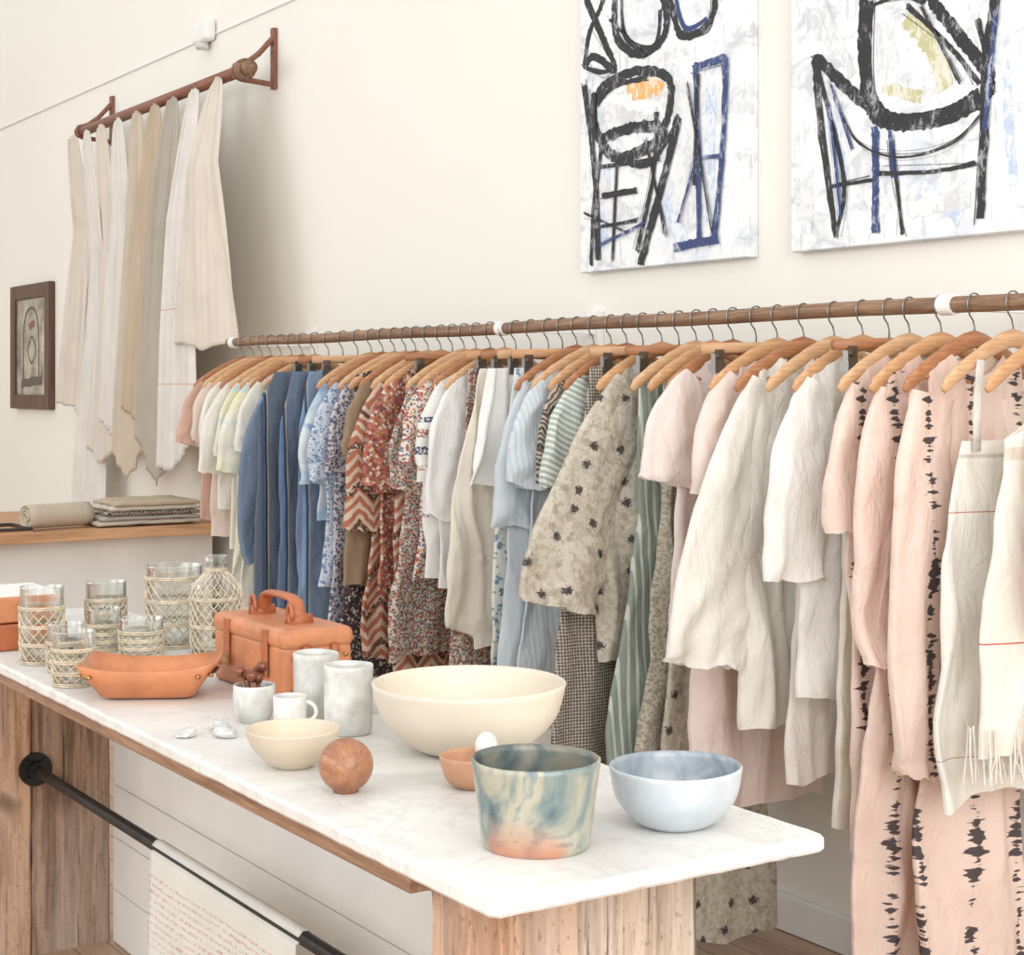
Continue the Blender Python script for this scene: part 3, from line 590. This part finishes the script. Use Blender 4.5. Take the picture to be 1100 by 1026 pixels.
# ------------------------------------------------------------ tabletop things
T=.85
def leather(name,c):
    b=NB(name); n1=b.noise(14,4,.6); cc=b.ramp(n1,[(.3,tuple(v*.86 for v in c)),(.6,c),(.8,tuple(min(255,v*1.08) for v in c))]); return b.done(b.bsdf(cc,.42,b.bump(b.noise(220,3),.15,.001)))
M_lea=leather('tan_leather',(202,132,90)); M_lea2=leather('cognac_leather',(178,102,64)); M_brass=simple('brass',(196,160,96),.3,.05,10,1)
def glassm():
    b=NB('clear_glass'); lw=b.n.new('ShaderNodeLayerWeight'); lw.inputs[0].default_value=.42
    t=b.n.new('ShaderNodeBsdfTransparent'); t.inputs[0].default_value=(.97,.98,.975,1); g=b.n.new('ShaderNodeBsdfGlossy'); g.inputs['Roughness'].default_value=.03; g.inputs[0].default_value=(.92,.93,.92,1)
    m=b.n.new('ShaderNodeMixShader'); b.t.links.new(lw.outputs['Facing'],m.inputs[0]); b.t.links.new(t.outputs[0],m.inputs[1]); b.t.links.new(g.outputs[0],m.inputs[2]); return b.done(m.outputs[0])
M_glass=glassm(); M_rat=simple('rattan',(232,216,190),.6,.10,60)
def weave(e,prof,nc,nr,th_=.0034):
    zs=[p[1] for p in prof]; z0,z1=zs[0],zs[-1]; V=[];idx={}
    def R(z): return float(np.interp(z,zs,[p[0] for p in prof]))
    for j in range(nr+1):
        for i in range(nc):
            if (i+j)%2==0:
                z=z0+(z1-z0)*j/nr; a=2*pi*i/nc; idx[(i,j)]=len(V); V.append((R(z)*math.cos(a),R(z)*math.sin(a),z))
    F=[]
    for j in range(1,nr):
        for i in range(nc):
            if (i+j)%2==1:
                F.append((idx[((i-1)%nc,j)],idx[(i,j-1)],idx[((i+1)%nc,j)],idx[(i,j+1)]))
    o=mk('rattan_weave',V,F,M_rat,e,smooth=False); md=o.modifiers.new('w','WIREFRAME'); md.thickness=th_; md.use_even_offset=False
    parts=[]
    for z in (z0,z0+(z1-z0)*.33,z0+(z1-z0)*.66,z1):
        for k in (0,.004): parts.append(tubeg([((R(z)+.001)*math.cos(a),(R(z)+.001)*math.sin(a),z+k) for a in np.linspace(0,2*pi,40)],.0018,6,False,up=(0,0,1)))
    V,F=join(parts); mk('rattan_bands',V,F,M_rat,e)
def tumbler(x,y,r,h,name='rattan_tumbler',wf=.70,wires=28,rows=10):
    e=empty(name,(x,y,T)); V,F=lathe([(0,.004),(r*.92,.004),(r*.95,.012),(r,h*.5),(r,h-.002),(r+.0005,h),(r-.0015,h+.001),(r-.003,h-.001),(r-.003,h*.5),(r*.92-.003,.014),(0,.014)],40); mk('glass',V,F,M_glass,e)
    weave(e,[(r*.95+.002,.003),(r+.002,h*wf)],wires,rows)
tumbler(-3.57,1.12,.046,.165,wf=.72); tumbler(-3.83,1.355,.047,.135,wf=.68,wires=32); tumbler(-3.44,1.13,.038,.10,rows=8,wf=.6); tumbler(-3.27,1.09,.041,.108,rows=8,wf=.66); tumbler(-3.66,1.29,.038,.095,rows=7,wf=.6); tumbler(-3.53,1.33,.048,.085,rows=7,wf=.65)
tumbler(-3.64,1.45,.064,.185,'rattan_hurricane_glass',.85,34,12)
e=empty('rattan_carafe',(-3.49,1.49,T)); pf=[(.054,.0),(.058,.02),(.058,.13),(.05,.155),(.03,.175),(.022,.185)]
V,F=lathe([(0,.004)]+[(a-.003,b_+.004) for a,b_ in pf]+[(.022,.20),(.027,.218),(.022,.218),(.018,.185)],40); mk('glass',V,F,M_glass,e); weave(e,pf,38,16)
e=empty('stacked_leather_box',(-3.88,1.16,T)); box('box_lower',(-.12,-.085,0),(.12,.08,.06),M_lea2,e,.006); box('box_upper',(-.115,-.08,.062),(.115,.075,.12),M_lea,e,.006); box('liner',(-.1,-.07,.12),(.1,.065,.126),M_white,e)
e=empty('leather_case',(-3.015,1.425,T)); bx,by,bz=.168,.072,.138
box('body',(-bx,-by,0),(bx,by,bz-.03),M_lea,e,.012,4); box('lid',(-bx-.004,-by-.004,bz-.040),(bx+.004,by+.004,bz),M_lea,e,.016,5)
hp=[(-.085,0,bz),(-.075,0,bz+.03),(-.05,0,bz+.045),(.05,0,bz+.045),(.075,0,bz+.03),(.085,0,bz)]
V,F=tubeg(catmull(hp,5),.014,10,True,.5,up=(0,0,1)); mk('handle',V,F,M_lea2,e)
for i,x in enumerate((-.085,.085)):
    V,F=tubeg([(x+.012*math.cos(a),-.022,bz+.008+.03*math.sin(a)) for a in np.linspace(0,pi,9)]+[(x-.012,-.022,bz)],.004,6); 
    V,F=join([(V,F),tubeg([(x,-.025,bz+.004),(x,.025,bz+.004)],.014,12,True,.6)]); mk('handle_mount_%d'%(i+1),V,F,M_lea2,e)
for i,x in enumerate((-.09,.09)):
    box('strap_%d'%(i+1),(x-.012,-by-.008,.04),(x+.012,-by-.003,bz-.005),M_lea2,e,.002); box('buckle_%d'%(i+1),(x-.016,-by-.011,.045),(x+.016,-by-.008,.065),M_brass,e,.002)
for i,y in enumerate((-.03,.03)):
    V,F=tubeg([(bx+.004,y,bz-.03),(bx+.012,y,bz-.04),(bx+.005,y,bz-.055)],.008,8,True,.4); mk('side_tab_%d'%(i+1),V,F,M_lea2,e)
V,F=join([tubeg([(bx+.002,y,z),(bx+.006,y,z)],.004,8) for y in (-.055,.055) for z in (.02,.085)]); mk('rivets',V,F,M_brass,e)
# leather tray
e=empty('leather_tray',(-3.08,1.18,T),math.radians(60))
def sq(hx,hy,c,n_=24):
    o=[]
    for i in range(n_*4):
        a=2*pi*i/(n_*4); ca,sa=math.cos(a),math.sin(a); k=(abs(ca)**c+abs(sa)**c)**(-1/c); o.append((hx*ca*k,hy*sa*k))
    return o
rows=[]
for (hx_,hy_,z,rim,c) in ((.001,.001,.004,0,8),(.080,.052,.003,0,9),(.090,.062,.008,0,9),(.112,.080,.040,.3,10),(.132,.096,.068,1,12),(.129,.093,.070,1,12),(.108,.076,.040,.3,10),(.086,.058,.012,0,9),(.001,.001,.008,0,9)):
    q=sq(hx_,hy_,c); m_=math.hypot(hx_,hy_); rows.append([(a,b_,z+rim*(.018*((math.hypot(a,b_)/m_)**3)-.013)) for a,b_ in q])
V,F=grid(rows,True); mk('tray_shell',V,F,M_lea,e)
pp=[]
for sx in (-1,1):
    for sy in (-1,1): pp.append(tubeg([(sx*.100,sy*.088,.050),(sx*.104,sy*.0945,.050)],.004,10)); pp.append(tubeg([(sx*.120,sy*.070,.050),(sx*.127,sy*.072,.050)],.004,10))
V,F=join(pp); mk('rivets',V,F,M_brass,e)
for i,s in enumerate((-1,1)): 
    V,F=tubeg([(s*.123,-.03,.048),(s*.125,0,.050),(s*.123,.03,.048)],.005,8,True,.4,up=(0,0,1)); mk('slot_%d'%(i+1),V,F,M_blk,e)
def vessel(name,x,y,prof,mat,wall=.003,wob=0,seed=0,ns=56,mat2=None):
    pr_=[(0,prof[0][1])]+prof; inner=[(max(0.001,r-wall),max(z,wall+.002)) for r,z in prof[::-1]]; no=len(pr_); pr_=pr_+[(prof[-1][0]-wall*.5,prof[-1][1]+wall*.4)]+inner+[(0,prof[0][1]+wall+.002)]
    V,F=lathe(pr_,ns,wob,seed); o=mk(name,V,F,mat,None,(x,y,T))
    if mat2:
        o.data.materials.append(mat2)
        for i,p in enumerate(o.data.polygons):
            if i>=no*ns: p.material_index=1
    return o
def curve(pts,k=5): return [tuple(p) for p in catmull(pts,k)]
M_cer=simple('speckled_ceramic',(230,228,221),.35,.06,30); M_cer2=simple('marbled_ceramic',(226,225,219),.35,.12,22)
vessel('small_spoon_cup',-2.735,1.24,curve([(.024,.0),(.033,.015),(.037,.04),(.037,.066)]),M_cer2)
M_cop=simple('copper_spoon',(140,84,62),.35,.1,10,.5)
sp=empty('spoon_bundle',(-2.735,1.24,T+.008))
for i in range(7):
    a=i*2.4; k_=.012+.012*(i%3)/2; dx,dy=k_*math.cos(a),k_*math.sin(a); hh=.066+.006*(i%4)
    V,F=join([tubeg([(dx*.3,dy*.3,0),(dx,dy,hh)],.0028,8),lathe([(0,-.010),(.0075,-.008),(.011,0),(.0085,.007),(0,.009)],14)]); nv=14*5
    V=list(V[:-nv])+[(v[0]+dx*1.25,v[1]+dy*1.25,v[2]+hh+.007) for v in V[-nv:]]; mk('spoon_%d'%(i+1),V,F,M_cop,sp)
mg=vessel('small_mug',-2.64,1.265,curve([(.025,0),(.028,.01),(.029,.03),(.030,.058)]),M_cer)
V,F=tubeg([(.027+.02*math.sin(a),0,.032+.017*math.cos(a)) for a in np.linspace(0,pi,12)],.004,8,up=(0,1,0)); h=mk('handle',V,F,M_cer,mg); h.rotation_euler[2]=math.radians(50)
vessel('marbled_tumbler',-2.70,1.345,curve([(.034,0),(.039,.01),(.040,.06),(.041,.118)]),M_cer2,.004,.0008,1)
vessel('marbled_tumbler',-2.555,1.335,curve([(.034,0),(.040,.01),(.041,.06),(.042,.118)]),M_cer2,.004,.0008,2)
vessel('small_cup',-2.70,1.47,curve([(.025,0),(.03,.02),(.03,.05)]),M_cer)
M_pw=simple('pale_maple',(216,202,180),.5,.05,6); M_pw2=simple('maple_bowl',(222,211,193),.5,.04,4)
vessel('small_wooden_bowl',-2.38,1.145,curve([(.028,0),(.045,.012),(.066,.036),(.075,.060)]),M_pw,.004)
vessel('large_wooden_bowl',-2.325,1.437,curve([(.065,0),(.10,.014),(.143,.056),(.160,.112)]),M_pw2,.006)
M_ball=wood('turned_wood',(176,124,92),(136,90,64),0,30,.35,bump=.05)
V,F=lathe([(0,0),(.018,0)]+[(.0405*math.sin(a),.0395-.0395*math.cos(a)) for a in np.linspace(.5,2.9,22)]+[(.008,.077),(.005,.07),(0,.068)],48); mk('turned_wood_vase',V,F,M_ball,None,(-2.19,1.14,T))
vessel('terracotta_bowl',-2.11,1.31,curve([(.022,0),(.040,.014),(.050,.048)]),simple('terracotta',(204,154,122),.6),.003)
V,F=lathe([(.0175*math.sin(a)+1e-5,.022-.022*math.cos(a)) for a in np.linspace(0,pi,16)],24); mk('ceramic_egg',V,F,M_cer,None,(-2.11,1.335,T+.036))
def potm(name,br=1.0,orange=True):
    b=NB(name); n1=b.noise(8,4,.55,None,1.3); m_=lambda *c: tuple(v*br for v in c)
    c=b.ramp(n1,[(.30,m_(74,90,98)),(.41,m_(118,134,132)),(.48,m_(162,160,144)),(.55,m_(176,170,152)),(.62,m_(104,124,134)),(.68,m_(150,152,144)),(.75,m_(184,180,170))])
    n2=b.noise(10,2,.5); x=b.xyz(); lo=b.math('SUBTRACT',1.0,b.step(x[2],.005,.055))
    if orange: c=b.mix(b.math('MULTIPLY',b.math('MULTIPLY',lo,b.step(n2,.50,.60)),.8),c,(186,122,92))
    return b.done(b.bsdf(c,.28,b.bump(n1,.1,.003)))
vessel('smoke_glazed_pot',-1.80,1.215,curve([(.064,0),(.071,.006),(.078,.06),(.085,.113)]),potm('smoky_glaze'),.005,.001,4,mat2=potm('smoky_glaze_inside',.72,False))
def bowlm(name,a,c2):
    b=NB(name); n1=b.noise(18,4,.6,None,1); c=b.mix(b.step(n1,.4,.62),a,c2); return b.done(b.bsdf(c,.22))
vessel('pale_blue_bowl',-1.78,1.432,curve([(.042,0),(.060,.010),(.084,.040),(.092,.080)]),bowlm('pale_blue_glaze',(194,200,204),(184,192,198)),.005,.0015,5,mat2=bowlm('grey_blue_glaze',(160,168,174),(130,140,150)))
M_qz=simple('quartz',(216,215,212),.25,.06,40)
def crystal(x,y,s,seed):
    bm=bmesh.new(); bmesh.ops.create_icosphere(bm,subdivisions=2,radius=1); r=random.Random(seed)
    for v in bm.verts: v.co*=r.uniform(.7,1.15)
    for v in bm.verts: v.co=Vector((v.co.x*s,v.co.y*s*1.5,max(v.co.z,-.7)*s*.6))
    zmin=min(v.co.z for v in bm.verts)
    me=bpy.data.meshes.new('quartz_cluster'); bm.to_mesh(me); bm.free(); me.materials.append(M_qz); o=bpy.data.objects.new('quartz_cluster',me); COL.objects.link(o); o.location=(x,y,T-zmin); o.rotation_euler[2]=r.random()*3
crystal(-2.68,1.09,.016,1); crystal(-2.70,1.16,.02,2); crystal(-2.64,1.145,.018,3)
